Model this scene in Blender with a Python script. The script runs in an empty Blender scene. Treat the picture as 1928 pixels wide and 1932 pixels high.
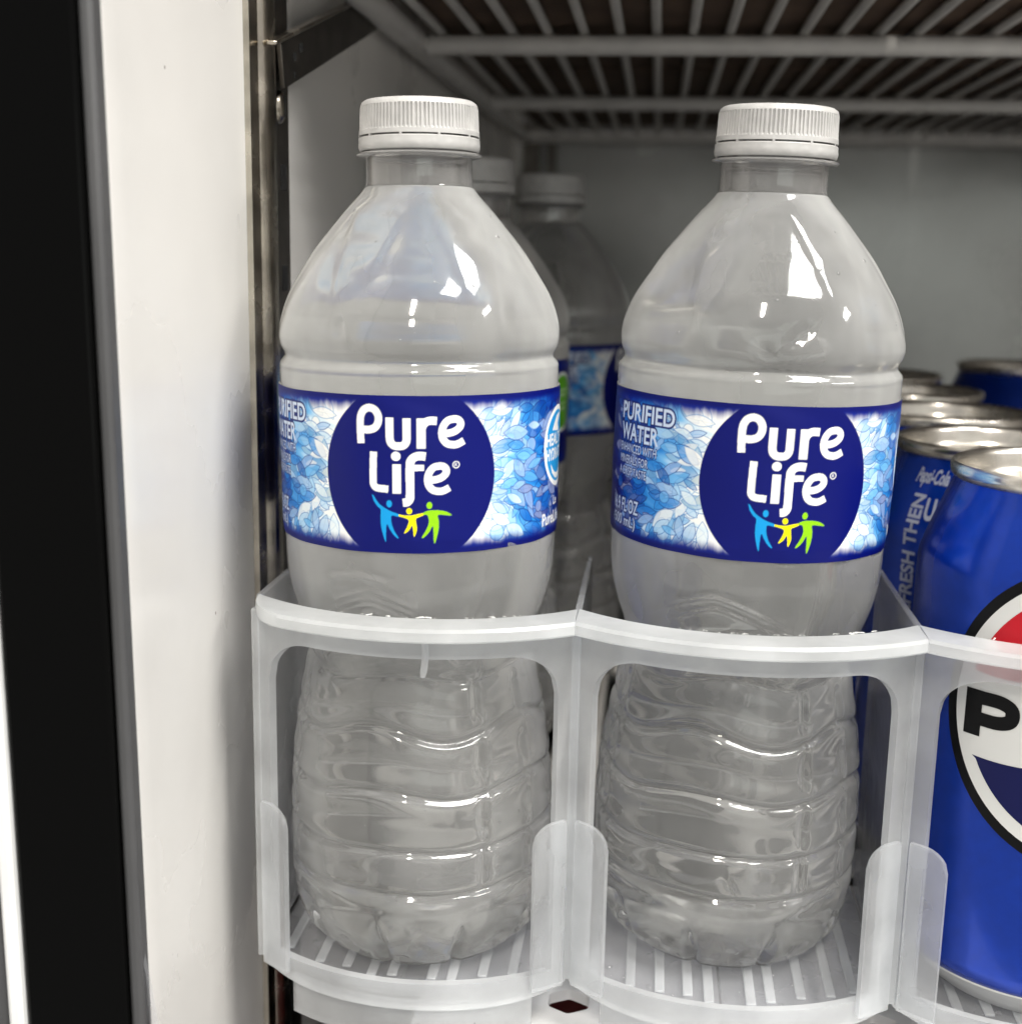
import bpy, bmesh, math, random
import numpy as np
from mathutils import Matrix, Vector
random.seed(7); rng = np.random.default_rng(7)
S = bpy.context.scene
COL = S.collection
R = math.radians
MM = 0.001

# ------------------------------------------------------------------ camera
def cam_axes(yaw, pitch, roll):
    cy, sy, cp, sp = math.cos(yaw), math.sin(yaw), math.cos(pitch), math.sin(pitch)
    f = Vector((-sy*cp, cy*cp, -sp)); r = Vector((cy, sy, 0)); u = r.cross(f)
    cr, sr = math.cos(roll), math.sin(roll)
    return cr*r + sr*u, -sr*r + cr*u, f
_r, _u, _f = cam_axes(0.1078, 0.1992, 0.0191)
cd = bpy.data.cameras.new('camera'); cam = bpy.data.objects.new('camera', cd); COL.objects.link(cam)
M = Matrix.Identity(4)
for i in range(3):
    M[i][0] = _r[i]; M[i][1] = _u[i]; M[i][2] = -_f[i]
M[0][3], M[1][3], M[2][3] = 0.0529887, -0.3000148, 0.1666485
cam.matrix_world = M
cd.sensor_width = 36; cd.lens = 2449/1932*36; cd.clip_start = 0.01; cd.clip_end = 50
cd.dof.use_dof = True; cd.dof.focus_distance = 0.285; cd.dof.aperture_fstop = 15
S.camera = cam

# ------------------------------------------------------------------ world, lamps, exposure
W = bpy.data.worlds.new('World'); S.world = W; W.use_nodes = True
bg = W.node_tree.nodes['Background']; bg.inputs[0].default_value = (1.0, 0.978, 0.945, 1); bg.inputs[1].default_value = 0.54
def area(name, loc, target, sx, sy, power, color):
    l = bpy.data.lights.new(name, 'AREA'); l.shape = 'RECTANGLE'; l.size = sx; l.size_y = sy
    l.energy = power; l.color = color
    o = bpy.data.objects.new(name, l); COL.objects.link(o); o.location = loc
    o.rotation_euler = (Vector(target) - Vector(loc)).to_track_quat('-Z', 'Y').to_euler()
    return o
area('ceiling_lamp_near', (0.92, -0.56, 1.77), (0.92, -0.56, 0), 0.60, 0.80, 48, (1.0, 0.985, 0.95))
area('ceiling_lamp_aisle', (0.15, -2.4, 2.3), (0.15, -2.4, 0), 0.16, 1.2, 80, (1.0, 0.95, 0.87))
area('ceiling_lamp_side', (3.0, -1.3, 2.2), (3.0, -1.3, 0), 0.6, 1.2, 85, (1.0, 0.97, 0.92))
area('storefront_window', (1.7, -4.2, 0.55), (0.3, 0.6, 0.15), 2.8, 1.5, 11, (0.92, 1.0, 0.93))
vs = S.view_settings; vs.view_transform = 'Standard'; vs.look = 'None'; vs.exposure = 0.16; vs.gamma = 1.0; vs.use_curve_mapping = False
S.cycles.use_denoising = True
S.cycles.use_adaptive_sampling = True; S.cycles.adaptive_threshold = 0.035
S.cycles.max_bounces = 10; S.cycles.transmission_bounces = 8; S.cycles.transparent_max_bounces = 16
S.cycles.diffuse_bounces = 4; S.cycles.glossy_bounces = 4
S.cycles.caustics_reflective = False; S.cycles.caustics_refractive = True; S.cycles.blur_glossy = 1.0
S.cycles.sample_clamp_indirect = 4.0

# ------------------------------------------------------------------ helpers
def mk(name, verts, faces, mat=None, parent=None, smooth=True, angle=35, weld=False):
    me = bpy.data.meshes.new(name)
    v = np.asarray(verts, dtype=np.float64)*MM
    me.from_pydata(v.tolist(), [], [tuple(int(i) for i in f) for f in faces])
    me.update()
    bm = bmesh.new(); bm.from_mesh(me)
    if weld: bmesh.ops.remove_doubles(bm, verts=bm.verts, dist=0.00002)
    bmesh.ops.recalc_face_normals(bm, faces=bm.faces); bm.to_mesh(me); bm.free()
    if smooth:
        me.shade_smooth(); me.set_sharp_from_angle(angle=R(angle))
    if mat: me.materials.append(mat)
    o = bpy.data.objects.new(name, me); COL.objects.link(o)
    if parent: o.parent = parent
    return o
def mkgrid(name, P, mat=None, parent=None, close_u=False, angle=180, flip=False):
    """P: (nv, nu, 3) in mm, linked as a quad grid."""
    nv, nu = P.shape[:2]
    me = bpy.data.meshes.new(name)
    idx = np.arange(nv*nu).reshape(nv, nu)
    if close_u: idx2 = np.concatenate([idx, idx[:, :1]], 1)
    else: idx2 = idx
    q = np.stack([idx2[:-1, :-1], idx2[:-1, 1:], idx2[1:, 1:], idx2[1:, :-1]], -1).reshape(-1, 4)
    if flip: q = q[:, ::-1]
    n = len(q)
    me.vertices.add(nv*nu); me.loops.add(n*4); me.polygons.add(n)
    me.vertices.foreach_set('co', (P.reshape(-1, 3)*MM).astype(np.float32).ravel())
    me.loops.foreach_set('vertex_index', q.astype(np.int32).ravel())
    me.polygons.foreach_set('loop_start', np.arange(0, n*4, 4, dtype=np.int32))
    me.polygons.foreach_set('loop_total', np.full(n, 4, dtype=np.int32))
    me.update(calc_edges=True); me.validate()
    me.shade_smooth()
    if angle < 180: me.set_sharp_from_angle(angle=R(angle))
    if mat: me.materials.append(mat)
    o = bpy.data.objects.new(name, me); COL.objects.link(o)
    if parent: o.parent = parent
    return o
def empty(name, loc, label, cat, group=None):
    o = bpy.data.objects.new(name, None); COL.objects.link(o); o.location = Vector(loc)*MM; o.empty_display_size = 0.01
    return tag(o, label, cat, group)
def tag(o, label, cat, group=None):
    o['label'] = label; o['category'] = cat
    if group: o['group'] = group
    return o
def box(x0, x1, y0, y1, z0, z1):
    v = [(x, y, z) for z in (z0, z1) for y in (y0, y1) for x in (x0, x1)]
    f = [(0, 2, 3, 1), (4, 5, 7, 6), (0, 1, 5, 4), (2, 6, 7, 3), (0, 4, 6, 2), (1, 3, 7, 5)]
    return v, f
def bevel(o, w, seg=2):
    b = o.modifiers.new('bevel', 'BEVEL'); b.width = w*MM; b.segments = seg; b.limit_method = 'ANGLE'; b.angle_limit = R(40)
    return o
def mkbox(name, b, mat, parent=None, bev=0):
    v, f = box(*b); o = mk(name, v, f, mat, parent, smooth=bev > 0)
    if bev: bevel(o, bev)
    return o
def lathe(prof, n=64, close=False):
    """profile [(r,z)...] -> grid (len, n, 3)"""
    th = np.linspace(0, 2*math.pi, n, endpoint=False)
    p = np.asarray(prof, float)
    return np.stack([p[:, :1]*np.cos(th), p[:, :1]*np.sin(th), np.repeat(p[:, 1:], n, 1)], -1)
def tube(p0, p1, r, n=10):
    a = Vector(p0); b = Vector(p1); d = (b-a).normalized()
    s = d.orthogonal().normalized(); t = d.cross(s)
    v = []; f = []
    for c in (a, b):
        for k in range(n):
            w = 2*math.pi*k/n; q = c + (s*math.cos(w)+t*math.sin(w))*r; v.append(tuple(q))
    for k in range(n): f.append((k, (k+1) % n, n+(k+1) % n, n+k))
    f.append(tuple(range(n-1, -1, -1))); f.append(tuple(range(n, 2*n)))
    return v, f
def s2l(c):
    c = np.asarray(c, float)/255.0
    return np.where(c <= 0.04045, c/12.92, ((c+0.055)/1.055)**2.4)
def extrude_plan(name, pts, z0, z1, mat, parent=None, nz=2, lean=None, angle=50):
    """open polyline in plan (x,y), extruded in z"""
    P = []
    for z in np.linspace(z0, z1, nz):
        P.append([(x + (lean(x, y, z) if lean else 0), y, z) for x, y in pts])
    return mkgrid(name, np.array(P, float), mat, parent, angle=angle)

# ------------------------------------------------------------------ materials
def newmat(name):
    m = bpy.data.materials.new(name); m.use_nodes = True
    nt = m.node_tree; return m, nt, nt.nodes['Principled BSDF'], nt.nodes['Material Output']
def pbr(name, col, rough=0.5, metal=0.0, coat=0.0, noise=0.0, nscale=60, bump=0.0, bscale=200, spec=0.5, rvar=0.0):
    m, nt, b, out = newmat(name)
    b.inputs['Base Color'].default_value = (*col, 1); b.inputs['Roughness'].default_value = rough
    b.inputs['Metallic'].default_value = metal; b.inputs['Coat Weight'].default_value = coat; b.inputs['Coat Roughness'].default_value = 0.08
    b.inputs['Specular IOR Level'].default_value = spec
    tc = nt.nodes.new('ShaderNodeTexCoord')
    if noise or rvar:
        n = nt.nodes.new('ShaderNodeTexNoise'); n.inputs['Scale'].default_value = nscale; n.inputs['Detail'].default_value = 5
        nt.links.new(tc.outputs['Object'], n.inputs['Vector'])
        if noise:
            r = nt.nodes.new('ShaderNodeMapRange'); r.inputs[1].default_value = 0.3; r.inputs[2].default_value = 0.7
            r.inputs[3].default_value = 1-noise; r.inputs[4].default_value = 1+noise*0.4
            nt.links.new(n.outputs['Fac'], r.inputs[0])
            mx = nt.nodes.new('ShaderNodeMix'); mx.data_type = 'RGBA'; mx.blend_type = 'MULTIPLY'; mx.inputs[0].default_value = 1
            mx.inputs[6].default_value = (*col, 1); nt.links.new(r.outputs[0], mx.inputs[7]); nt.links.new(mx.outputs[2], b.inputs['Base Color'])
        if rvar:
            r2 = nt.nodes.new('ShaderNodeMapRange'); r2.inputs[1].default_value = 0.3; r2.inputs[2].default_value = 0.7
            r2.inputs[3].default_value = max(0.02, rough-rvar); r2.inputs[4].default_value = rough+rvar
            nt.links.new(n.outputs['Fac'], r2.inputs[0]); nt.links.new(r2.outputs[0], b.inputs['Roughness'])
    if bump:
        n2 = nt.nodes.new('ShaderNodeTexNoise'); n2.inputs['Scale'].default_value = bscale; n2.inputs['Detail'].default_value = 4
        nt.links.new(tc.outputs['Object'], n2.inputs['Vector'])
        bp = nt.nodes.new('ShaderNodeBump'); bp.inputs['Strength'].default_value = bump; bp.inputs['Distance'].default_value = 0.0006
        nt.links.new(n2.outputs['Fac'], bp.inputs['Height']); nt.links.new(bp.outputs[0], b.inputs['Normal'])
    return m
def milky(name, body_face, body_edge, scatter_col, clear_col, gloss_rough=0.12, glass_rough=None, ior=1.45, transl=0.5, bump=0.0, bscale=120, gloss=1.0, fog=False, dirt=False):
    """plastic: gloss on the outside over a mix of clear (transparent, or rough glass) and a scattering film that thickens at grazing view"""
    m, nt, b, out = newmat(name); nt.nodes.remove(b); N = nt.nodes.new; L = nt.links.new
    df = N('ShaderNodeBsdfDiffuse'); df.inputs[0].default_value = (*scatter_col, 1)
    tr = N('ShaderNodeBsdfTranslucent'); tr.inputs[0].default_value = (*scatter_col, 1)
    m1 = N('ShaderNodeMixShader'); m1.inputs[0].default_value = transl; L(df.outputs[0], m1.inputs[1]); L(tr.outputs[0], m1.inputs[2])
    if glass_rough is None:
        cl = N('ShaderNodeBsdfTransparent'); cl.inputs[0].default_value = (*clear_col, 1)
    else:
        cl = N('ShaderNodeBsdfGlass'); cl.inputs[0].default_value = (*clear_col, 1); cl.inputs[1].default_value = glass_rough; cl.inputs[2].default_value = ior
    lw = N('ShaderNodeLayerWeight'); lw.inputs[0].default_value = 0.5
    pw = N('ShaderNodeMath'); pw.operation = 'POWER'; pw.inputs[1].default_value = 2.0; L(lw.outputs['Facing'], pw.inputs[0])
    mr = N('ShaderNodeMapRange'); mr.inputs[3].default_value = body_face; mr.inputs[4].default_value = body_edge; L(pw.outputs[0], mr.inputs[0])
    if fog:   # condensation: cloudy patches and runs, thin near the foot
        tc = N('ShaderNodeTexCoord'); mp = N('ShaderNodeMapping'); mp.inputs['Scale'].default_value = (1, 1, 0.45); L(tc.outputs['Object'], mp.inputs[0])
        nz = N('ShaderNodeTexNoise'); nz.inputs['Scale'].default_value = 38; nz.inputs['Detail'].default_value = 3; L(mp.outputs[0], nz.inputs['Vector'])
        n2 = N('ShaderNodeMapRange'); n2.inputs[1].default_value = 0.32; n2.inputs[2].default_value = 0.68; n2.inputs[3].default_value = 0.6; n2.inputs[4].default_value = 1.4; L(nz.outputs['Fac'], n2.inputs[0])
        sp = N('ShaderNodeSeparateXYZ'); L(tc.outputs['Object'], sp.inputs[0])
        zr = N('ShaderNodeMapRange'); zr.inputs[1].default_value = 0.004; zr.inputs[2].default_value = 0.024; zr.inputs[3].default_value = 0.35; zr.inputs[4].default_value = 1.0; L(sp.outputs[2], zr.inputs[0])
        k1 = N('ShaderNodeMath'); k1.operation = 'MULTIPLY'; L(n2.outputs[0], k1.inputs[0]); L(zr.outputs[0], k1.inputs[1])
        z2 = N('ShaderNodeMapRange'); z2.inputs[1].default_value = 0.06; z2.inputs[2].default_value = 0.15; z2.inputs[3].default_value = 0.8; z2.inputs[4].default_value = 1.18; L(sp.outputs[2], z2.inputs[0])
        k0 = N('ShaderNodeMath'); k0.operation = 'MULTIPLY'; L(k1.outputs[0], k0.inputs[0]); L(z2.outputs[0], k0.inputs[1]); k1 = k0
        k2 = N('ShaderNodeMath'); k2.operation = 'MULTIPLY'; k2.use_clamp = True; L(k1.outputs[0], k2.inputs[0]); L(mr.outputs[0], k2.inputs[1]); mr = k2
    m2 = N('ShaderNodeMixShader'); L(mr.outputs[0], m2.inputs[0]); L(cl.outputs[0], m2.inputs[1]); L(m1.outputs[0], m2.inputs[2])
    gl = N('ShaderNodeBsdfGlossy'); gl.inputs['Roughness'].default_value = gloss_rough
    fr = N('ShaderNodeFresnel'); fr.inputs[0].default_value = 1.5
    ge = N('ShaderNodeNewGeometry'); iv = N('ShaderNodeMath'); iv.operation = 'MULTIPLY_ADD'; iv.inputs[1].default_value = -gloss; iv.inputs[2].default_value = gloss
    L(ge.outputs['Backfacing'], iv.inputs[0])
    mu = N('ShaderNodeMath'); mu.operation = 'MULTIPLY'; L(fr.outputs[0], mu.inputs[0]); L(iv.outputs[0], mu.inputs[1])
    m3 = N('ShaderNodeMixShader'); L(mu.outputs[0], m3.inputs[0]); L(m2.outputs[0], m3.inputs[1]); L(gl.outputs[0], m3.inputs[2])
    L(m3.outputs[0], out.inputs[0])
    if dirt:   # scuffs and grime in the plastic
        tc = N('ShaderNodeTexCoord'); d1 = N('ShaderNodeTexNoise'); d1.inputs['Scale'].default_value = 55; d1.inputs['Detail'].default_value = 6; L(tc.outputs['Object'], d1.inputs['Vector'])
        d2 = N('ShaderNodeMapRange'); d2.inputs[1].default_value = 0.35; d2.inputs[2].default_value = 0.62; d2.inputs[3].default_value = 0.80; d2.inputs[4].default_value = 1.0; L(d1.outputs['Fac'], d2.inputs[0])
        vo = N('ShaderNodeTexVoronoi'); vo.inputs['Scale'].default_value = 150; L(tc.outputs['Object'], vo.inputs['Vector'])
        wn = N('ShaderNodeTexWhiteNoise'); L(vo.outputs['Position'], wn.inputs['Vector'])
        ls_ = N('ShaderNodeMath'); ls_.operation = 'MULTIPLY'; ls_.inputs[1].default_value = 0.09; L(wn.outputs['Value'], ls_.inputs[0])
        sb = N('ShaderNodeMath'); sb.operation = 'SUBTRACT'; sb.inputs[1].default_value = 0.045; L(ls_.outputs[0], sb.inputs[0])
        gt = N('ShaderNodeMath'); gt.operation = 'GREATER_THAN'; L(vo.outputs['Distance'], gt.inputs[0]); L(sb.outputs[0], gt.inputs[1])
        ml = N('ShaderNodeMath'); ml.operation = 'MULTIPLY'; L(d2.outputs[0], ml.inputs[0])
        g2 = N('ShaderNodeMapRange'); g2.inputs[3].default_value = 0.35; L(gt.outputs[0], g2.inputs[0]); L(g2.outputs[0], ml.inputs[1])
        cm = N('ShaderNodeMix'); cm.data_type = 'RGBA'; cm.blend_type = 'MULTIPLY'; cm.inputs[0].default_value = 1; cm.inputs[6].default_value = (*scatter_col, 1); L(ml.outputs[0], cm.inputs[7])
        L(cm.outputs[2], df.inputs[0]); L(cm.outputs[2], tr.inputs[0])
    if bump:
        tc = N('ShaderNodeTexCoord'); n2 = N('ShaderNodeTexNoise'); n2.inputs['Scale'].default_value = bscale; n2.inputs['Detail'].default_value = 3
        L(tc.outputs['Object'], n2.inputs['Vector'])
        bp = N('ShaderNodeBump'); bp.inputs['Strength'].default_value = bump; bp.inputs['Distance'].default_value = 0.0005
        L(n2.outputs['Fac'], bp.inputs['Height'])
        for sh in (df, tr, gl): L(bp.outputs[0], sh.inputs['Normal'])
        L(bp.outputs[0], fr.inputs['Normal'])
    return m

M_WALL = pbr('white_liner', (0.735, 0.715, 0.685), 0.28, noise=0.09, nscale=11, bump=0.06, bscale=30, rvar=0.1)
M_BACK = pbr('back_liner', (0.44, 0.44, 0.425), 0.22, metal=0.3, noise=0.35, nscale=8, bump=0.9, bscale=9, rvar=0.1)
M_BLACK = pbr('black_trim', (0.002, 0.002, 0.002), 0.14, spec=0.06)
M_GREY = pbr('grey_gasket', (0.07, 0.07, 0.072), 0.45, noise=0.2, nscale=25)
M_WHITE = pbr('white_enamel', (0.80, 0.80, 0.79), 0.35, noise=0.08, nscale=80)
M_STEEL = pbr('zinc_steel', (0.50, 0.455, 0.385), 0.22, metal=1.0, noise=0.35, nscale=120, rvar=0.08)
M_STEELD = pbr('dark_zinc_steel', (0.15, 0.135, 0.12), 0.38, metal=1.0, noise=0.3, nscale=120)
M_HOLE = pbr('slot_shade', (0.004, 0.004, 0.004), 0.8)  # flat black laid on for the shade inside slots and holes
M_WIRE = pbr('coated_wire', (0.64, 0.62, 0.59), 0.4, noise=0.12, nscale=60)
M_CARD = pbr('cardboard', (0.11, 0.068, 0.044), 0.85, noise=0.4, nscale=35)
M_RED = pbr('red_carton', (0.13, 0.007, 0.007), 0.5)
M_CAP = pbr('cap_plastic', (0.47, 0.462, 0.45), 0.36, spec=0.45, noise=0.12, nscale=300)
M_BODY = milky('foggy_bottle', 0.235, 0.66, (0.93, 0.93, 0.915), (0.97, 0.972, 0.968), gloss_rough=0.055, glass_rough=0.08, ior=1.33, transl=0.45, fog=True)
M_PET = milky('clear_neck', 0.13, 0.34, (0.88, 0.87, 0.86), (0.96, 0.955, 0.95), gloss_rough=0.04, glass_rough=0.02, ior=1.45, transl=0.5)
M_PP = milky('milky_pp', 0.42, 0.76, (0.90, 0.91, 0.92), (0.95, 0.96, 0.97), gloss_rough=0.2, transl=0.5, bump=0.08, bscale=90, dirt=True)
M_PPR = milky('rim_pp', 0.60, 0.85, (0.88, 0.89, 0.89), (0.95, 0.96, 0.97), gloss_rough=0.2, transl=0.5, bump=0.08, bscale=90, dirt=True)
M_PPW = milky('wing_pp', 0.27, 0.70, (0.90, 0.91, 0.92), (0.95, 0.96, 0.97), gloss_rough=0.15, transl=0.5, bump=0.08, bscale=90, dirt=True)
M_PPT = milky('thin_pp', 0.20, 0.45, (0.86, 0.87, 0.89), (0.90, 0.90, 0.92), gloss_rough=0.12, transl=0.5, bump=0.25, bscale=110, dirt=True)
M_BLUE = pbr('blue_can', (0.0014, 0.036, 0.36), 0.26, metal=0.55, coat=0.2, noise=0.12, nscale=300)
M_NAVYP = pbr('navy_ink', (0.006, 0.008, 0.065), 0.35, spec=0.2)
M_REDP = pbr('red_ink', (0.48, 0.008, 0.018), 0.35, spec=0.25)
M_WHITEP = pbr('white_ink', (0.66, 0.66, 0.64), 0.4, coat=0.3)
M_BLACKP = pbr('black_ink', (0.004, 0.004, 0.0045), 0.4, spec=0.15)
M_GREYP = pbr('grey_ink', (0.30, 0.32, 0.40), 0.4, coat=0.3)
M_CANB = pbr('can_foot', (0.62, 0.62, 0.61), 0.45, metal=0.3)
M_ALU = pbr('aluminium', (0.74, 0.70, 0.63), 0.24, metal=1.0, rvar=0.06, nscale=90, noise=0.1)
# black trim: fine dust specks
def add_specks(mat, scale, thr, col):
    nt = mat.node_tree; b = nt.nodes['Principled BSDF']; tc = nt.nodes.new('ShaderNodeTexCoord')
    vo = nt.nodes.new('ShaderNodeTexVoronoi'); vo.inputs['Scale'].default_value = scale
    nt.links.new(tc.outputs['Object'], vo.inputs['Vector'])
    cr = nt.nodes.new('ShaderNodeMath'); cr.operation = 'LESS_THAN'; cr.inputs[1].default_value = thr; nt.links.new(vo.outputs['Distance'], cr.inputs[0])
    wn = nt.nodes.new('ShaderNodeTexWhiteNoise'); nt.links.new(vo.outputs['Position'], wn.inputs['Vector'])
    g = nt.nodes.new('ShaderNodeMath'); g.operation = 'GREATER_THAN'; g.inputs[1].default_value = 0.55; nt.links.new(wn.outputs['Value'], g.inputs[0])
    mu = nt.nodes.new('ShaderNodeMath'); mu.operation = 'MULTIPLY'; nt.links.new(cr.outputs[0], mu.inputs[0]); nt.links.new(g.outputs[0], mu.inputs[1])
    mx = nt.nodes.new('ShaderNodeMix'); mx.data_type = 'RGBA'; nt.links.new(mu.outputs[0], mx.inputs[0])
    old = b.inputs['Base Color']
    if old.is_linked: nt.links.new(old.links[0].from_socket, mx.inputs[6])
    else: mx.inputs[6].default_value = old.default_value
    mx.inputs[7].default_value = (*col, 1); nt.links.new(mx.outputs[2], old)
add_specks(M_BLACK, 90, 0.028, (0.35, 0.35, 0.33))
add_specks(M_WALL, 60, 0.024, (0.25, 0.22, 0.2))

# ------------------------------------------------------------------ the cooler: walls
def wlean(x, y, z): return -0.008*(z-110)*max(0.0, min(1.0, (-y-20)/50))
wl = extrude_plan('wall_left', [(-50, -77.0), (-46.5, -77.3), (-44.6, -77.2), (-43.4, -76.6), (-42.7, -75.4), (-42.5, -73.8), (-42.7, -68), (-43.4, -50), (-44.2, -25), (-45, 4), (-45, 40), (-45, 620)], -260, 420, M_WALL, nz=12, lean=wlean, angle=60)
wl['kind'] = 'structure'
wb = mkbox('wall_back', (-60, 560, 612, 620, -260, 420), M_BACK); wb['kind'] = 'structure'
wr = mkbox('wall_right', (540, 548, -76, 611, -260, 420), M_WALL); wr['kind'] = 'structure'

light_stop = mkbox('floor', (-44.9, 539.9, -76, 611.9, -150, -142), M_BLACK); light_stop['kind'] = 'structure'  # slab added out of view to block world light rising from below
# black front frame of the cooler
def flean(z): return -0.0094*(z-110)
fr = empty('cooler_frame', (-56, -80, -160), 'glossy black cooler door frame with grey seal strip at the left edge', 'door frame')
ox, oy, oz = -56, -80, -160
def fbox(name, x0, x1, y0, y1, z0, z1, mat, bev):
    v, f = box(x0, x1, y0, y1, z0, z1); v = [(x+flean(z)-ox, y-oy, z-oz) for x, y, z in v]
    return bevel(mk(name, v, f, mat, fr), bev, 3)
fbox('front_face', -64.2, -43.8, -83, -78, -160, 330, M_BLACK, 0.9)
fbox('seal_strip', -43.7, -41.1, -82, -77.6, -160, 330, M_GREY, 0.9)
fbox('outer_trim', -67.4, -64.4, -84.5, -79, -160, 330, M_WHITE, 0.8)
fbox('outer_panel', -90, -67.6, -83.5, -79, -160, 330, M_GREY, 0.8)
# loose strip of clear film peeling from the seal
pts = []
for k in range(25):
    a = k/24; z = 32 - 60*a
    cx = -40.6 + 3.0*math.sin(min(1, a*1.7)*math.pi*0.62) ; w = 0.4 + 2.0*min(1, a*2)
    pts.append([(cx-w-ox, -79.0-oy-1.2*math.sin(a*5), z-oz), (cx-w*0.1-ox, -80.6-oy, z-oz), (cx+0.2-ox, -79.6-oy-0.6*a, z-oz)])
film = mkgrid('film_strip', np.array(pts, float), M_PPT, fr, angle=60)
film['label'] = 'torn clear film hanging from the seal'

# metal upright with slots
up = empty('shelf_upright', (-43, 22, -160), 'slotted zinc metal upright on the white side wall', 'shelf upright')
def U(v): return [(x+43, y-22, z+160) for x, y, z in v]
prof = [(-45, 8.2), (-43.6, 8.4), (-43.2, 9.6), (-42.6, 11.8), (-41.4, 12.6), (-40.7, 14.2), (-40.4, 16.5), (-40.6, 19.5), (-41.3, 21.6), (-42.6, 22.6), (-42.7, 24), (-42.7, 36), (-43.0, 37), (-45, 37.2)]
o = extrude_plan('channel', [(x+43, y-22) for x, y in prof], 0, 500, M_STEEL, up, nz=2, angle=40)
face_v, face_f = box(-42.7, -42.45, 23.6, 36.3, -160, 340); mk('slot_face', U(face_v), face_f, M_STEELD, up, smooth=False)  # darker steel sheet: reflection of the dark interior put into the face colour
for zz in (183.6, 158.4, 133, 108, 60, 20, 236, 262):
    v, f = box(-42.5, -42.35, 28.5, 33.5, zz-3.2, zz+3.2); mk('slot', U(v), f, M_HOLE, up, smooth=False)  # raised black plates, the dark of an open slot painted on
g = lathe([(0.01, 1.5), (1.6, 1.4), (2.6, 0.9), (3.0, 0)], 24); g = np.stack([g[..., 2]+0.55, g[..., 0]+28.2-22, g[..., 1]*1.4+200.5+160], -1)
sc = mkgrid('screw', g, M_STEEL, up, close_u=True)
v, f = box(1.9, 2.2, 5.9, 6.5, 358, 363); mk('screw_slot', v, f, M_HOLE, sc, smooth=False)
# sloping shelf bracket
br = empty('shelf_bracket', (-42, 21, 215), 'dark metal bracket rising diagonally from the upright', 'bracket')
L = 110.0; ca, sa = math.cos(R(16)), math.sin(R(16))
def slope(v): return [(x, a*ca - h*sa, a*sa + h*ca) for x, a, h in v]
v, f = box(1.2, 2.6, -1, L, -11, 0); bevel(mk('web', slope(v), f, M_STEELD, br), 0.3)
v, f = box(1.2, 3.9, -9, L, 0.1, 1.3); bevel(mk('top_flange', slope(v), f, M_STEEL, br), 0.4)
for a, h, s in ((10, -5.0, 1.5), (16.5, -3.8, 1.8), (8.5, -9.2, 1.0)):
    v, f = box(2.58, 2.72, a-s, a+s, h-s*0.6, h+s*0.6); mk('bracket_hole', slope(v), f, M_HOLE, br, smooth=False)

# upper wire shelf
ws = empty('wire_shelf', (150, 280, 239), 'grey coated wire shelf overhead, seen from below', 'shelf')
def T(p): return (p[0]-150, p[1]-280, p[2]-239)
def bar(name, p0, p1, r, mat, parent, n=10, tf=T):
    v, f = tube(tf(p0), tf(p1), r, n); return mk(name, v, f, mat, parent, angle=50)
bar('side_rail', (-37, 6, 239), (-37, 572, 239), 4.4, M_WIRE, ws, 14)
for y in (8, 185, 370, 566): bar('cross_bar', (-33, y, 238.4), (500, y, 238.4), 3.5, M_WIRE, ws, 12)
k = 0
x = -15.6-12.9
while x < 480:
    bar('wire', (x, 2, 243.6), (x, 572, 243.6), 1.7, M_WIRE, ws, 8); x += 12.9
# cartons on the upper shelf
for i, (x0, x1, y0, y1, lab) in enumerate(((-34, 128, 30, 292, 'brown carton on overhead shelf, front one nearest the upright'), (131, 300, 34, 288, 'brown carton on overhead shelf, front one above the second bottle'), (304, 480, 30, 290, 'brown carton on overhead shelf, front one at the far right'), (-32, 215, 297, 560, 'brown carton at the back of the overhead shelf, left one'), (219, 480, 299, 560, 'brown carton at the back of the overhead shelf, right one'))):
    c = empty('cardboard_carton', ((x0+x1)/2, (y0+y1)/2, 245.4), lab, 'carton', 'cartons on the overhead shelf')
    w, d = (x1-x0)/2, (y1-y0)/2
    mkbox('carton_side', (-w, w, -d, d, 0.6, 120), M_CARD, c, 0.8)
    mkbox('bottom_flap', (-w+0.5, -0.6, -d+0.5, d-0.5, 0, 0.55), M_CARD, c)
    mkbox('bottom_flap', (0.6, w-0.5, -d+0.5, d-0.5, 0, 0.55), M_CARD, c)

# rear upright in the far corner and its bracket
ru = empty('rear_upright', (-30, 606, -160), 'dim slotted upright in the back corner behind the bottles', 'shelf upright')
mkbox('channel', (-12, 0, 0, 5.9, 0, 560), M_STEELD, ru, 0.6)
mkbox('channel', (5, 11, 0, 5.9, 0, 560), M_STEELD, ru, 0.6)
v, f = box(0, 4, -70, 4, -5, 5); v = [(x+14+0.45*(-y), y, z+352+0.5*y) for x, y, z in v]; mk('rear_bracket', v, f, M_STEELD, ru, smooth=False)

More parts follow.
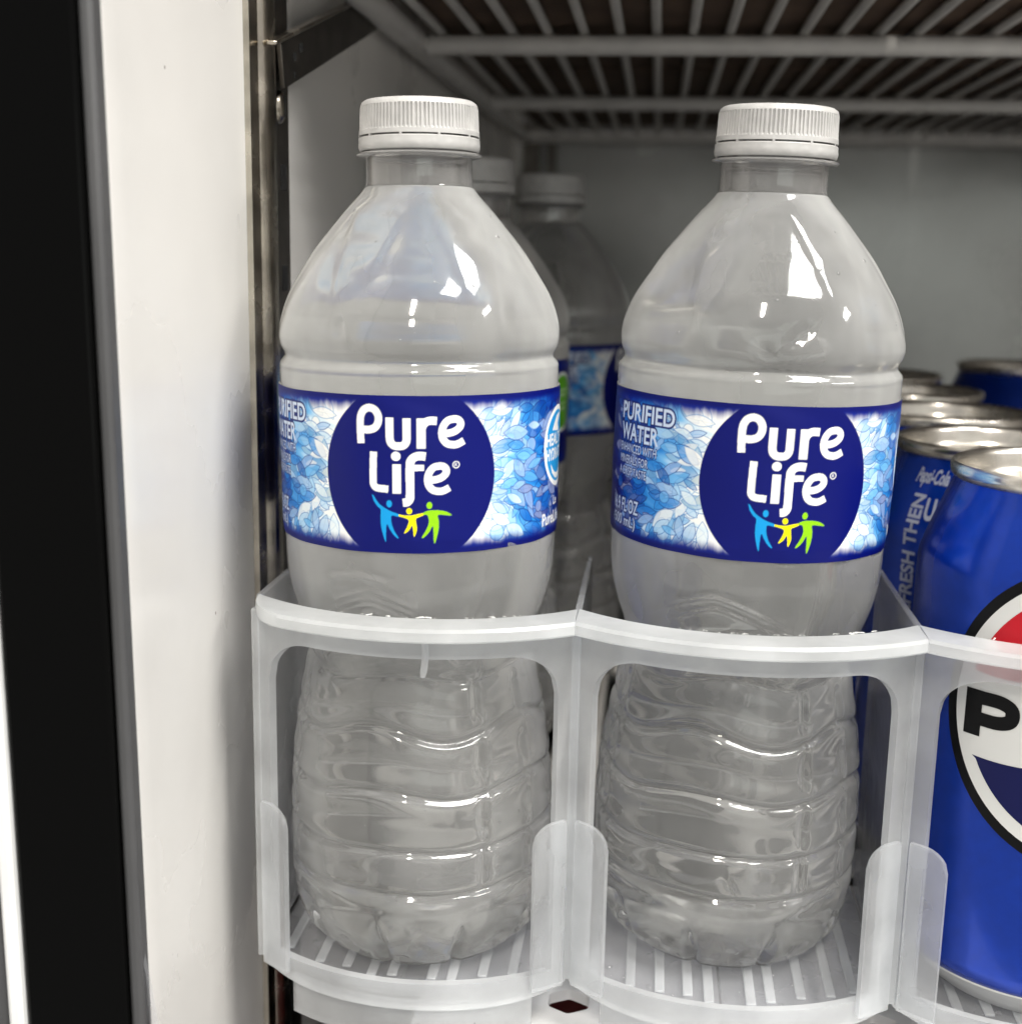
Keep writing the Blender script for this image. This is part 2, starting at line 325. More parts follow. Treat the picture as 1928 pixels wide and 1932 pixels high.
# lower wire shelf with a white front plate that carries the organiser
ls = empty('wire_shelf', (150, 280, -14), 'white coated shelf under the clear organiser', 'shelf')
def T2(p): return (p[0]-150, p[1]-280, p[2]+14)
x = -40
while x < 500:
    bar('wire', (x, 62, -6), (x, 572, -6), 2.0, M_WIRE, ls, 8, T2); x += 12.9
for y in (66, 240, 400, 566): bar('cross_bar', (-42, y, -11), (500, y, -11), 3.0, M_WIRE, ls, 10, T2)
CUSP = [-35.2, 38.2, 112.5, 186.8]
PLX = [-44] + [0.5*(CUSP[i]+CUSP[i+1]) for i in range(3)] + [500]
for i in range(1, 4):
    x0, x1, y0, y1 = PLX[i]+0.3, PLX[i+1]-0.3, -58.0, 60.0
    cx, cy = CUSP[i], -10.0
    n = 48; V = []; F = []
    for kk in range(n):
        w = 2*math.pi*kk/n; c, s = math.cos(w), math.sin(w)
        hr = 5.2/max(abs(math.cos(((w+math.pi/6) % (math.pi/3))-math.pi/6)), 0.90)
        t = min(abs(((x1-cx) if c > 0 else (x0-cx))/c) if abs(c) > 1e-6 else 1e9, abs(((y1-cy) if s > 0 else (y0-cy))/s) if abs(s) > 1e-6 else 1e9)
        V += [(cx+hr*c*0.95, cy+hr*s*0.92), (cx+(hr+1.2)*c, cy+(hr+1.2)*s), (cx+t*c, cy+t*s)]
    VV = [T2((x, y, -14.6 if j % 3 == 0 else -14.0)) for j, (x, y) in enumerate(V)] + [T2((x, y, -17.5)) for (x, y) in V[0::3]]
    for kk in range(n):
        a, b = 3*kk, 3*((kk+1) % n)
        F += [(a, b, b+1, a+1), (a+1, b+1, b+2, a+2), (3*n+kk, 3*n+(kk+1) % n, b, a)]
    mk('front_plate', VV, F, M_WHITE, ls, angle=60)
rc = empty('red_carton', (40, -10, -120), 'dark red carton below, glimpsed through the gap in the shelf plate', 'carton')
mkbox('carton_side', (-14, 260, -28, 60, 0, 70), M_RED, rc, 0.8)
mkbox('carton_lid', (-15, 261, -29, 61, 70.1, 74), M_RED, rc, 0.6)

# ------------------------------------------------------------------ the clear organiser
og = empty('bottle_organizer', (38, 0, 0), 'frosted clear plastic organiser with scalloped front holding bottles and a can', 'organizer')
OX = 38.0
og.scale.z = 1.012
ARC_R, ARC_CY = 56.3, 23.3
def arc_pts(Rr, half, n):
    a = np.linspace(-math.asin(half/Rr), math.asin(half/Rr), n)
    return Rr*np.sin(a), ARC_CY - Rr*np.cos(a)
for li in range(3):
    x0, x1 = CUSP[li], CUSP[li+1]; cx = (x0+x1)/2 - OX; hf = (x1-x0)/2 - 0.05
    # --- front wall with window
    xs = np.unique(np.round(np.concatenate([np.linspace(-hf, hf, 41), np.linspace(22, 32, 15), -np.linspace(22, 32, 15), [32.001, -32.001]]), 4)); xs.sort()
    def ztop(x):
        a = abs(x)
        if a <= 22: return 78.6
        if a > 32: return 2.0
        return 68.6 + math.sqrt(max(0, 100-(a-22)**2))
    V = []; F = []
    def zbot(x): return -4.4 + 3.2*(abs(x)/hf)**5
    def ring(x, z0, z1):
        sag = -math.sqrt(ARC_R**2 - x*x) + ARC_CY; y_in = sag
        nx, ny = x/ARC_R, (sag-ARC_CY)/ARC_R
        # outer point along normal, kept on this side of the cusp plane
        ox_ = x + nx*2.0; oy_ = sag + ny*2.0
        if abs(ox_) > hf: ox_ = math.copysign(hf, ox_); oy_ = ARC_CY - math.sqrt((ARC_R+2)**2 - hf*hf)
        return [(x+cx, y_in, z0), (ox_+cx, oy_, z0), (ox_+cx, oy_, z1), (x+cx, y_in, z1)]
    def prism(xa, xb, fa, fb, capa, capb):
        A = ring(xa, *fa); B = ring(xb, *fb); i = len(V); V.extend(A+B)
        F.extend([(i, i+1, i+5, i+4), (i+1, i+2, i+6, i+5), (i+2, i+3, i+7, i+6), (i+3, i, i+4, i+7)])
        if capa: F.append((i+3, i+2, i+1, i))
        if capb: F.append((i+4, i+5, i+6, i+7))
    for k in range(len(xs)-1):
        a, b = xs[k], xs[k+1]; m = (a+b)/2
        first, last = k == 0, k == len(xs)-2
        if abs(m) > 32: prism(a, b, (zbot(a), 84.6), (zbot(b), 84.6), first, last)
        else:
            prism(a, b, (zbot(a), 2), (zbot(b), 2), first, last)
            za = ztop(a) if abs(a) <= 32 else 68.6; zb = ztop(b) if abs(b) <= 32 else 68.6
            prism(a, b, (za, 84.6), (zb, 84.6), False, False)
    # side faces of the window
    for sgn in (-1, 1):
        A = ring(sgn*32.0, 2, 68.6); i = len(V); V.extend(A); F.append((i, i+1, i+2, i+3))
    o = mk('front_panel', V, F, M_PP, og, angle=30, weld=True)
    # --- flange along the top
    n = 90; P = []
    xi, yi = arc_pts(ARC_R-0.4, hf, n); xm, ym = arc_pts(ARC_R+8.6, hf, n); xf, yf = arc_pts(ARC_R+8.0, hf, n)
    if li == 0:
        dd = np.clip((xm+hf)/9.0, 0, 1); g = np.sqrt(1-(1-dd)**2)*0.9+0.1
        dm = np.stack([xm-xi, ym-yi]); df_ = np.stack([xf-xi, yf-yi]); xm, ym = xi+dm[0]*g, yi+dm[1]*g; xf, yf = xi+df_[0]*g, yi+df_[1]*g
    secs = [(xi, yi, 84.7), (xi, yi, 86.6), (xi*0.995, yi-0.4, 87.0), (xf, yf, 87.0), (xm, ym, 86.3), (xm, ym, 84.4), (xf, yf, 83.9), (xi, yi, 84.0), (xi, yi, 84.7)]
    P = np.array([[(a+cx, b, z) for a, b in zip(X, Y)] for X, Y, z in secs], float)
    mkgrid('rim', P, M_PPR, og, angle=40, flip=True)
    # end caps of the rim are the neighbouring lanes; sill lip
    n = 40
    xi, yi = arc_pts(ARC_R-1.6, hf, n); xo, yo = arc_pts(ARC_R-0.1, hf, n)
    secs = [(xi, yi, -0.95), (xi, yi, 0.2), (xo, yo, 0.8), (xo, yo, -0.95)]
    mkgrid('sill', np.array([[(a+cx, b, z) for a, b in zip(X, Y)] for X, Y, z in secs], float), M_PPT, og, angle=40, flip=True)
    # skirt below
    xi, yi = arc_pts(ARC_R-2.6, hf-8.0, n); xo, yo = arc_pts(ARC_R-0.8, hf-8.0, n)
    secs = [(xi, yi, -4.6), (xi, yi, -13.8), (xo, yo, -13.8), (xo, yo, -4.6), (xi, yi, -4.6)]
    mkgrid('skirt', np.array([[(a+cx, b, z) for a, b in zip(X, Y)] for X, Y, z in secs], float), M_PP, og, angle=40)
    # --- raised wings low on both sides of the window
    for sgn in (-1, 1):
        if sgn == 1 and li == 2: pass
        V = []; F = []
        n = 14; top = 38.8; e = 28.4; x_hi = hf - 1.6
        xw = np.linspace(e, x_hi, n)
        prev = None
        for j, xx in enumerate(xw):
            zt = top if xx > e+5 else top - 5 + math.sqrt(max(0, 25-(e+5-xx)**2))
            x_ = sgn*xx; pts2 = []
            for dr, zz in ((1.9, -1.6), (3.3, -1.6), (3.3, zt-0.7), (2.9, zt), (1.9, zt)):
                rr = ARC_R+dr; a = math.asin(x_/(ARC_R+2)); pxx, pyy = rr*math.sin(a), ARC_CY-rr*math.cos(a)
                if abs(pxx) > hf-0.2: pxx = math.copysign(hf-0.2, pxx)
                pts2.append((pxx+cx, pyy, zz))
            i = len(V); V.extend(pts2)
            if prev is not None:
                for q in range(5): F.append((prev+q, prev+(q+1) % 5, i+(q+1) % 5, i+q))
            else: F.append(tuple(i+q for q in range(5)))
            prev = i
        F.append(tuple(prev+q for q in (4, 3, 2, 1, 0)))
        o = mk('wing', V, F, M_PPW, og, angle=45)
    # --- floor
    xf_, yf_ = arc_pts(ARC_R-0.3, hf-0.9, 30)
    P = np.array([[(a+cx, b, z) for a, b in zip(xf_, yf_)] for z in (-1.3,)] + [[(a+cx, 58.0, -1.3) for a in xf_], [(a+cx, 58.0, -2.4) for a in xf_], [(a+cx, b, -2.4) for a, b in zip(xf_, yf_)]], float)
    mkgrid('floor_tray', P, M_PPT, og, angle=40)
    for dx in (-31, -22.3, -15.5, -9, -4.2, 5.3, 9.9, 16.9, 23.8, 29.3):
        ye = ARC_CY - math.sqrt((ARC_R-0.3)**2-dx*dx) + 4.0 + random.uniform(0, 2.5)
        v, f = box(cx+dx-1.15, cx+dx+1.15, ye, 52, -1.27, -0.5); bevel(mk('floor_rib', v, f, M_PP, og), 0.6, 3)
# posts and dividers on the cusps
yc = ARC_CY - math.sqrt(ARC_R**2 - 37.1**2)
for i, x in enumerate(CUSP[:3] + [CUSP[3]]):
    v, f = box(x-OX-1.1, x-OX+1.1, yc-3.6, yc-0.4, -1.2, 84.4); bevel(mk('post', v, f, M_PP, og), 0.5)
    V, F = box(x-OX-0.75, x-OX+0.75, yc-0.3, 33, -0.9, 86.9); bevel(mk('divider', V, F, M_PPT, og), 0.35)
# moulding flash: ragged white chips on the rim, one hanging sliver
V = []; F = []
def chip(x, y, z, s):
    i = len(V)
    for k in range(8):
        V.append((x+random.uniform(-1, 1)*s*1.8-OX, y+random.uniform(-.4, .4)*s, z+random.uniform(-0.1, 0.7)*s))
    F.extend([(i, i+1, i+2), (i+2, i+3, i+4), (i+4, i+5, i+6), (i+1, i+3, i+5), (i+5, i+6, i+7), (i, i+4, i+7)])
for li in range(3):
    cx = (CUSP[li]+CUSP[li+1])/2
    for k in range(26):
        dx = random.choice((-14, -3, 6, 20))+random.gauss(0, 4.5)
        if abs(dx) > 34: continue
        chip(cx+dx, ARC_CY-math.sqrt((ARC_R-0.5)**2-dx*dx), 87.0, random.choice((0.15, 0.2, 0.3, 0.55)))
M_CHIP = pbr('white_flash', (0.85, 0.85, 0.83), 0.6)
fl = mk('moulding_flash', V, F, M_CHIP, og, smooth=False); fl['kind'] = 'stuff'
def drops(name, spots, parent):
    V = []; F = []
    for (p, nrm, r) in spots:
        nv = Vector(nrm).normalized(); t = nv.orthogonal().normalized(); b = nv.cross(t); i = len(V); p = Vector(p); e = random.uniform(0.7, 1.3)
        for h, q in ((0.0, 1.0), (0.35, 0.85), (0.55, 0.5)):
            for k in range(8):
                w = 2*math.pi*k/8; V.append(tuple(p + (t*math.cos(w)*e + b*math.sin(w)/e)*r*q + nv*h*r))
        V.append(tuple(p+nv*0.62*r))
        for ring_ in range(2):
            for k in range(8): F.append((i+ring_*8+k, i+ring_*8+(k+1) % 8, i+ring_*8+8+(k+1) % 8, i+ring_*8+8+k))
        for k in range(8): F.append((i+16+k, i+16+(k+1) % 8, i+24))
    o = mk(name, V, F, M_DROP, parent, angle=80); o['kind'] = 'stuff'; return o
M_DROP = milky('water_drop', 0.10, 0.3, (0.9, 0.9, 0.9), (0.98, 0.98, 0.98), gloss_rough=0.03, glass_rough=0.0, ior=1.33)
sp = []
for k in range(230):
    li = random.choice((0, 1, 1, 1, 2, 2)); cx = (CUSP[li]+CUSP[li+1])/2-OX; dx = random.uniform(-33, 33)
    y0 = ARC_CY - math.sqrt((ARC_R-0.3)**2-dx*dx) + 2.0; sp.append(((cx+dx, y0+abs(random.gauss(0, 16)), -1.29), (0, 0, 1), random.choice((0.2, 0.25, 0.35, 0.5, 0.8))))
drops('water_drops', sp, og)
V = []; F = []
for k in range(9):
    a = k/8; V += [(6.2-OX+0.3*math.sin(a*4)+s*(0.75 if a < 0.9 else 0.45), -34.9-1.0+0.25*d, 83.5-8.6*a) for s, d in ((-1, 0), (0, -1.8), (1, 0), (0, 0.6))]
    if k: F += [((k-1)*4+q, (k-1)*4+(q+1) % 4, k*4+(q+1) % 4, k*4+q) for q in range(4)]
F += [(32, 33, 34, 35)]
mk('hanging_sliver', V, F, M_PP, og)

# ------------------------------------------------------------------ printed label (painted per vertex, in mm on the wrap)
LH, LW = 34.1, 204.0          # label height, circumference
PX = 0.0625                   # paint resolution, mm
class Paint:
    def __init__(s, u0, u1, h):
        s.u0, s.h = u0, h; s.nx = int((u1-u0)/PX); s.ny = int(h/PX)
        s.img = np.zeros((s.ny, s.nx, 3))
        s.U = u0 + (np.arange(s.nx)+.5)*PX; s.T = (np.arange(s.ny)+.5)*PX
    def win(s, ua, ub, ta, tb):
        i0 = max(0, int((ua-s.u0)/PX)-1); i1 = min(s.nx, int((ub-s.u0)/PX)+2)
        j0 = max(0, int(ta/PX)-1); j1 = min(s.ny, int(tb/PX)+2)
        if i0 >= i1 or j0 >= j1: return None
        return slice(j0, j1), slice(i0, i1), s.U[None, i0:i1], s.T[j0:j1, None]
    def blend(s, w, mask, col, a=1.0):
        k = (mask*a)[..., None] if not np.isscalar(mask) else a
        s.img[w[0], w[1]] = s.img[w[0], w[1]]*(1-k) + np.asarray(col)*k
    def poly(s, pts, col, a=1.0):
        p = np.asarray(pts, float)
        w = s.win(p[:, 0].min(), p[:, 0].max(), p[:, 1].min(), p[:, 1].max())
        if w is None: return
        X, Y = np.broadcast_arrays(w[2], w[3]); ins = np.zeros(X.shape, bool); n = len(p)
        for i in range(n):
            x0, y0 = p[i]; x1, y1 = p[(i+1) % n]
            if y0 == y1: continue
            c = ((y0 > Y) != (y1 > Y)) & (X < (x1-x0)*(Y-y0)/(y1-y0)+x0); ins ^= c
        s.blend(w, ins.astype(float), col, a)
    def ellipse(s, cu, ct, ru, rt, col, a=1.0, inner=0.0):
        w = s.win(cu-ru, cu+ru, ct-rt, ct+rt)
        if w is None: return
        d = np.sqrt(((w[2]-cu)/ru)**2+((w[3]-ct)/rt)**2)
        s.blend(w, ((d < 1) & (d >= inner)).astype(float), col, a)
    def ribbon(s, pts, width, col):
        p = np.asarray(pts, float); n = len(p); d = np.zeros_like(p)
        d[1:-1] = p[2:]-p[:-2]; d[0] = p[1]-p[0]; d[-1] = p[-1]-p[-2]
        d /= np.linalg.norm(d, axis=1)[:, None]; nn = np.stack([-d[:, 1], d[:, 0]], 1)
        wd = np.broadcast_to(np.asarray(width, float), (n,))[:, None]/2
        A, B = p+nn*wd, p-nn*wd
        for i in range(n-1): s.poly([A[i], A[i+1], B[i+1], B[i]], col)
    def tris(s, T, col, a=1.0):
        for t in T:
            w = s.win(t[:, 0].min(), t[:, 0].max(), t[:, 1].min(), t[:, 1].max())
            if w is None: continue
            X, Y = w[2], w[3]; (ax, ay), (bx, by), (cx, cy) = t
            dn = (by-cy)*(ax-cx)+(cx-bx)*(ay-cy)
            if abs(dn) < 1e-12: continue
            l1 = ((by-cy)*(X-cx)+(cx-bx)*(Y-cy))/dn; l2 = ((cy-ay)*(X-cx)+(ax-cx)*(Y-cy))/dn
            s.blend(w, ((l1 >= -1e-9) & (l2 >= -1e-9) & (l1+l2 <= 1+1e-9)).astype(float), col, a)
def smooth_path(pts, per=6):
    p = [np.array(q, float) for q in pts]; p = [2*p[0]-p[1]]+p+[2*p[-1]-p[-2]]; out = []
    for i in range(1, len(p)-2):
        for k in range(per):
            t = k/per; a, b, c, d = p[i-1], p[i], p[i+1], p[i+2]
            out.append(0.5*(2*b+(c-a)*t+(2*a-5*b+4*c-d)*t*t+(3*b-3*c+d-a)*t**3))
    out.append(p[-2]); return np.array(out)
def text_tris(body, offset=0.0, shear=0.0):
    cu = bpy.data.curves.new('t', 'FONT'); cu.body = body; cu.offset = offset; cu.shear = shear; cu.resolution_u = 6
    ob = bpy.data.objects.new('t', cu); COL.objects.link(ob)
    dg = bpy.context.evaluated_depsgraph_get(); me = bpy.data.meshes.new_from_object(ob.evaluated_get(dg))
    me.calc_loop_triangles(); co = np.array([v.co[:2] for v in me.vertices])
    T = np.array([[co[i] for i in t.vertices] for t in me.loop_triangles]) if len(me.loop_triangles) else np.zeros((0, 3, 2))
    bpy.data.objects.remove(ob); bpy.data.curves.remove(cu); bpy.data.meshes.remove(me)
    return T
def fit_text(body, x0, x1, y0, y1, offset=0.0, shear=0.0, ref=None):
    """triangles scaled so the plain glyph box fills x0..x1, y0(top)..y1(bottom), y down"""
    base = text_tris(body, 0.0, shear); mn = base.reshape(-1, 2).min(0); mx = base.reshape(-1, 2).max(0)
    T = base if offset == 0 else text_tris(body, offset, shear)
    sx = (x1-x0)/(mx[0]-mn[0]); sy = (y1-y0)/(mx[1]-mn[1])
    out = np.empty_like(T); out[..., 0] = x0+(T[..., 0]-mn[0])*sx; out[..., 1] = y1-(T[..., 1]-mn[1])*sy
    return out

NAVY, EDGE = s2l((4, 13, 98)), s2l((8, 34, 130))
WHT = s2l((240, 240, 236)); DEEP = s2l((22, 66, 150)); MID = s2l((58, 140, 208)); PALE = s2l((206, 228, 240))
pt = Paint(-102, 102, LH)
U_, T_ = np.meshgrid(pt.U, pt.T)
def ramp(x, stops):
    xs = [a for a, _ in stops]; cs = np.array([c for _, c in stops]); return np.stack([np.interp(x, xs, cs[:, i]) for i in range(3)], -1)
Rr = np.sqrt(U_**2 + ((T_-17)*1.0)**2)
side = np.where(U_ < 0, np.abs(U_), np.abs(U_)+1.5)
STOPS = [(18.5, WHT), (21.0, PALE), (25.5, s2l((118, 186, 232))), (32, s2l((44, 134, 210))), (38, s2l((20, 88, 178))), (44, EDGE), (49, NAVY)]
pt.img[:] = ramp(side + 2.0*np.sin(T_*0.9+U_*0.3) + 1.5*np.sin(T_*2.1-U_*0.7), STOPS)
# translucent leaves fanning out from the disc
for k in range(430):
    sg = random.choice((-1, 1)); cu = sg*random.uniform(17, 47); ct = random.uniform(1, 33)
    ang = math.atan2(ct-17, cu*0.8) + random.gauss(0, 0.5)
    ln = random.uniform(4.2, 7.8); wd = ln*random.uniform(0.34, 0.52)
    rnd = random.random() < 0.14
    if rnd: ln = wd = random.uniform(2.6, 3.8)
    w = pt.win(cu-ln, cu+ln, ct-ln, ct+ln)
    if w is None: continue
    ca, sa = math.cos(ang), math.sin(ang); X = w[2]-cu; Y = w[3]-ct; a = X*ca+Y*sa; b = -X*sa+Y*ca
    d = (wd/2*np.clip(1-(2*a/ln)**2, -5, 1)-np.abs(b)) if not rnd else ln/2-np.sqrt(a*a+b*b)
    m = (d > 0).astype(float)
    sd = abs(cu) + (1.5 if sg > 0 else 0) + random.gauss(0, 4.5)
    base = ramp(np.array([sd]), STOPS)[0]
    tone = random.random()
    if tone < 0.33: base = base*0.72+0.28*WHT
    elif tone < 0.5: base = base*0.75*np.array([0.8, 0.92, 1.0])
    pt.blend(w, m*(0.5+0.45*np.clip(a/ln+0.5, 0, 1)), base)
    pt.blend(w, ((d > 0) & (d < 0.20)).astype(float), ramp(np.array([min(sd+11, 50)]), STOPS)[0]*0.8, 0.75)
    if not rnd and random.random() < 0.3: pt.blend(w, ((np.abs(b) < 0.06) & (d > 0)).astype(float), base*0.6, 0.4)
# brushed navy bands along the edges
_n1 = lambda st: np.interp(pt.U, np.arange(-103, 104, st), rng.standard_normal(len(np.arange(-103, 104, st))))[None, :]
wob = 0.55*_n1(2.2)+0.4*_n1(0.8)+0.25*_n1(0.3)+0*T_
for dist in (T_, LH-T_):
    al = np.clip((4.1+0.45*wob-dist)/3.0, 0, 1)[..., None]; al = al*al*(3-2*al)
    pt.img = pt.img*(1-al)+EDGE*al
    al = np.clip((1.9-dist)/1.1, 0, 1)[..., None]; pt.img = pt.img*(1-al)+NAVY*al
pt.ellipse(0, 17, 19.0, 19.7, NAVY)
# logo lettering, digitised on the disc
def Z(x, y):
    px = (640+x/5.67)/1.0353; u = 32.4*math.asin(max(-1, min(1, (px-787)/259.0)))+1.7
    return (u*0.935+0.05, (y+73)/51.1 - 0.9*abs(u/32.4)**2*2)
def ZP(pts): return [Z(*p) for p in pts]
LET = WHT
def stroke(pts, w, sm=True):
    q = ZP(pts); q = smooth_path(q) if sm else np.array(q); pt.ribbon(q, w/51.1*1.02, LET)
stroke([(405, 466), (401, 400), (398, 300), (398, 225), (408, 155), (440, 98), (495, 70), (550, 86), (585, 135), (594, 190), (580, 248), (545, 290), (490, 311), (436, 314)], 82)
stroke([(708, 165), (708, 300), (710, 395), (722, 440), (755, 470), (800, 475), (848, 468), (878, 438), (888, 395), (889, 300), (888, 170)], 84)
stroke([(1040, 170), (1040, 500)], 92, False)
stroke([(1040, 330), (1052, 262), (1085, 215), (1135, 197), (1204, 202)], 86)
E1 = [(1262, 337), (1330, 340), (1400, 320), (1447, 278), (1452, 232), (1425, 198), (1378, 190), (1318, 205), (1274, 260), (1258, 330), (1270, 400), (1312, 452), (1380, 470), (1432, 462), (1488, 434)]
stroke(E1, 78); stroke([(x-150, y+507) for x, y in E1], 78)
stroke([(535, 548), (531, 700), (528, 865), (536, 915), (572, 945), (688, 953)], 78)
stroke([(779, 676), (780, 998)], 92, False)
c = Z(772, 587); pt.ellipse(c[0], c[1], 1.02, 1.0, LET)
stroke([(1086, 588), (1025, 580), (965, 596), (928, 640), (921, 705), (921, 900), (921, 1010), (914, 1060), (888, 1090), (843, 1097)], 90)
stroke([(950, 713), (1068, 713)], 66, False)
c = Z(1407, 692); pt.ellipse(c[0], c[1], 0.80, 0.80, LET, 0.9, inner=0.74)
pt.tris(fit_text('R', c[0]-0.26, c[0]+0.3, c[1]-0.36, c[1]+0.36), LET)
BLU, YEL, GRN = s2l((20, 150, 215)), s2l((245, 232, 10)), s2l((140, 200, 20))
pt.poly(smooth_path(ZP([(512, 1022), (530, 1032), (560, 1082), (600, 1130), (660, 1170), (720, 1200), (800, 1228), (800, 1255), (725, 1245), (715, 1290), (725, 1350), (750, 1420), (792, 1490), (780, 1497), (740, 1460), (700, 1400), (672, 1345), (660, 1400), (657, 1535), (645, 1532), (622, 1450), (605, 1360), (602, 1270), (605, 1185), (570, 1150), (530, 1090)]), 3), BLU)
pt.poly(smooth_path(ZP([(795, 1228), (850, 1238), (920, 1240), (980, 1228), (1065, 1212), (1062, 1235), (1010, 1258), (980, 1275), (985, 1340), (990, 1400), (968, 1470), (955, 1465), (950, 1400), (938, 1350), (910, 1400), (865, 1440), (856, 1432), (885, 1370), (905, 1310), (895, 1280), (840, 1260), (795, 1250)]), 3), YEL)
pt.poly(smooth_path(ZP([(1055, 1210), (1100, 1190), (1160, 1183), (1240, 1190), (1310, 1210), (1360, 1245), (1350, 1255), (1290, 1245), (1215, 1240), (1225, 1310), (1222, 1400), (1200, 1500), (1185, 1550), (1172, 1545), (1168, 1460), (1160, 1360), (1120, 1430), (1060, 1490), (1045, 1480), (1090, 1400), (1118, 1320), (1105, 1240), (1060, 1230)]), 3), GRN)
for x, y, ru, rt, cc in ((697, 1115, .60, .78, BLU), (910, 1190, .60, .66, YEL), (1125, 1130, .60, .76, GRN)):
    c = Z(x, y); pt.ellipse(c[0], c[1], ru, rt, cc)
# small print on the left
LT = s2l((205, 216, 232)); OUT = s2l((14, 32, 104))
for body, x0, x1, t0, t1, off in (('PURIFIED', -44.2, -25.8, 3.0, 6.7, .02), ('WATER', -44.2, -30.2, 7.7, 11.4, .02), ('ENHANCED WITH', -44.6, -30.4, 12.2, 14.2, 0.0), ('MINERALS FOR', -44.8, -32.8, 15.0, 16.9, 0.0), ('A CRISP TASTE', -45.0, -33.2, 17.7, 19.6, 0.0), ('16.9 FL OZ', -47.6, -35.6, 25.1, 28.2, .012), ('(500 mL)', -47.9, -36.4, 29.0, 32.2, .01)):
    pt.tris(fit_text(body, x0, x1, t0, t1, off+0.085), OUT, 1.0)
    pt.tris(fit_text(body, x0, x1, t0, t1, off), LT)
# round badge on the right and the address under it
pt.ellipse(44.2, 13.6, 9.1, 9.4, WHT); pt.ellipse(44.2, 13.6, 8.0, 8.3, s2l((40, 150, 215)))
pt.poly(smooth_path([(40, 9.8), (43, 6.6), (47, 6.4), (44.5, 8.4), (45.5, 10.2), (42, 10.0)], 3), WHT)
pt.poly(smooth_path([(39, 17.4), (42, 19.6), (46, 19.8), (49.5, 17.4), (47, 20.8), (43, 21.2), (40, 19.6)], 3), WHT)
for body, x0, x1, t0, t1 in (('HEALTHY', 36.6, 51.6, 10.6, 13.2), ('HYDRATION', 36.6, 52.0, 14.0, 16.6)):
    pt.tris(fit_text(body, x0, x1, t0, t1, 0.03), WHT)
pt.tris(fit_text('Le', 41.6, 44.2, 25.2, 27.2, 0.02), WHT); pt.tris(fit_text('PureLife', 35.2, 46.5, 28.6, 31.4, 0.02), WHT)
# green badge on the far side of the wrap
pt.ellipse(84, 13.8, 9.0, 9.6, s2l((225, 232, 225))); pt.ellipse(84, 13.8, 8.1, 8.7, s2l((92, 168, 32)))
for t0 in (9.6, 14.0): pt.poly([(79, t0), (89, t0), (89, t0+0.7), (79, t0+0.7)], s2l((190, 220, 170))); pt.poly([(80.5, t0+1.6), (87.5, t0+1.6), (87.5, t0+2.3), (80.5, t0+2.3)], s2l((190, 220, 170)))
LIMG = pt.img[:pt.ny//2*2, :pt.nx//2*2].reshape(pt.ny//2, 2, pt.nx//2, 2, 3).mean((1, 3))
def sample(u, t):
    x = ((u+102) % 204)/(2*PX)-.5; y = np.clip(t/(2*PX)-.5, 0, LIMG.shape[0]-1)
    x0 = np.floor(x).astype(int); y0 = np.floor(y).astype(int); fx = (x-x0)[..., None]; fy = (y-y0)[..., None]
    n = LIMG.shape[1]; y1 = np.minimum(y0+1, LIMG.shape[0]-1)
    return (LIMG[y0, x0 % n]*(1-fx)+LIMG[y0, (x0+1) % n]*fx)*(1-fy)+(LIMG[y1, x0 % n]*(1-fx)+LIMG[y1, (x0+1) % n]*fx)*fy
def label_mat():
    m, nt, b, out = newmat('printed_film'); at = nt.nodes.new('ShaderNodeAttribute'); at.attribute_name = 'print'
    ge = nt.nodes.new('ShaderNodeNewGeometry'); mx = nt.nodes.new('ShaderNodeMix'); mx.data_type = 'RGBA'   # white reverse of the film
    nt.links.new(ge.outputs['Backfacing'], mx.inputs[0]); nt.links.new(at.outputs['Color'], mx.inputs[6]); mx.inputs[7].default_value = (0.72, 0.72, 0.70, 1)
    nt.links.new(mx.outputs[2], b.inputs['Base Color']); b.inputs['Roughness'].default_value = 0.38; b.inputs['Specular IOR Level'].default_value = 0.22
    return m
M_LABEL = label_mat()
LZ0, LZ1 = 102.2, 136.3
def lab_r(z, th): return np.interp(z, [102, 105, 130, 136.4], [32.05, 32.3, 32.55, 32.5]) + 0.30 + 0.05*np.sin(th*9+z*.3) + 0.10*np.exp(-((z-103)/2.5)**2)*np.sin(th*14+1) + 0.10*np.exp(-((z-135.6)/2.5)**2)*np.sin(th*11+z*.5)
def label_mesh(fine, parent, step):
    if fine: us = np.concatenate([np.arange(-102, -56, 1.0), np.arange(-56, 58, 0.13), np.arange(58, 102, 1.0)]); nz = 262
    else: us = np.arange(-102, 102, 0.5); nz = 70
    zz = np.linspace(LZ0, LZ1, nz); th = us/32.45
    TH, ZZ = np.meshgrid(th, zz); rr = lab_r(ZZ, TH)
    # angle 0 faces -y, u grows to the right as seen from outside
    P = np.stack([rr*np.sin(TH), -rr*np.cos(TH), ZZ], -1)
    o = mkgrid('label', P, M_LABEL, parent, close_u=True)
    colr = sample(np.meshgrid(us, zz)[0], LZ1-ZZ).reshape(-1, 3)
    at = o.data.color_attributes.new('print', 'FLOAT_COLOR', 'POINT')
    at.data.foreach_set('color', np.concatenate([colr, np.ones((len(colr), 1))], 1).astype(np.float32).ravel())
    return o

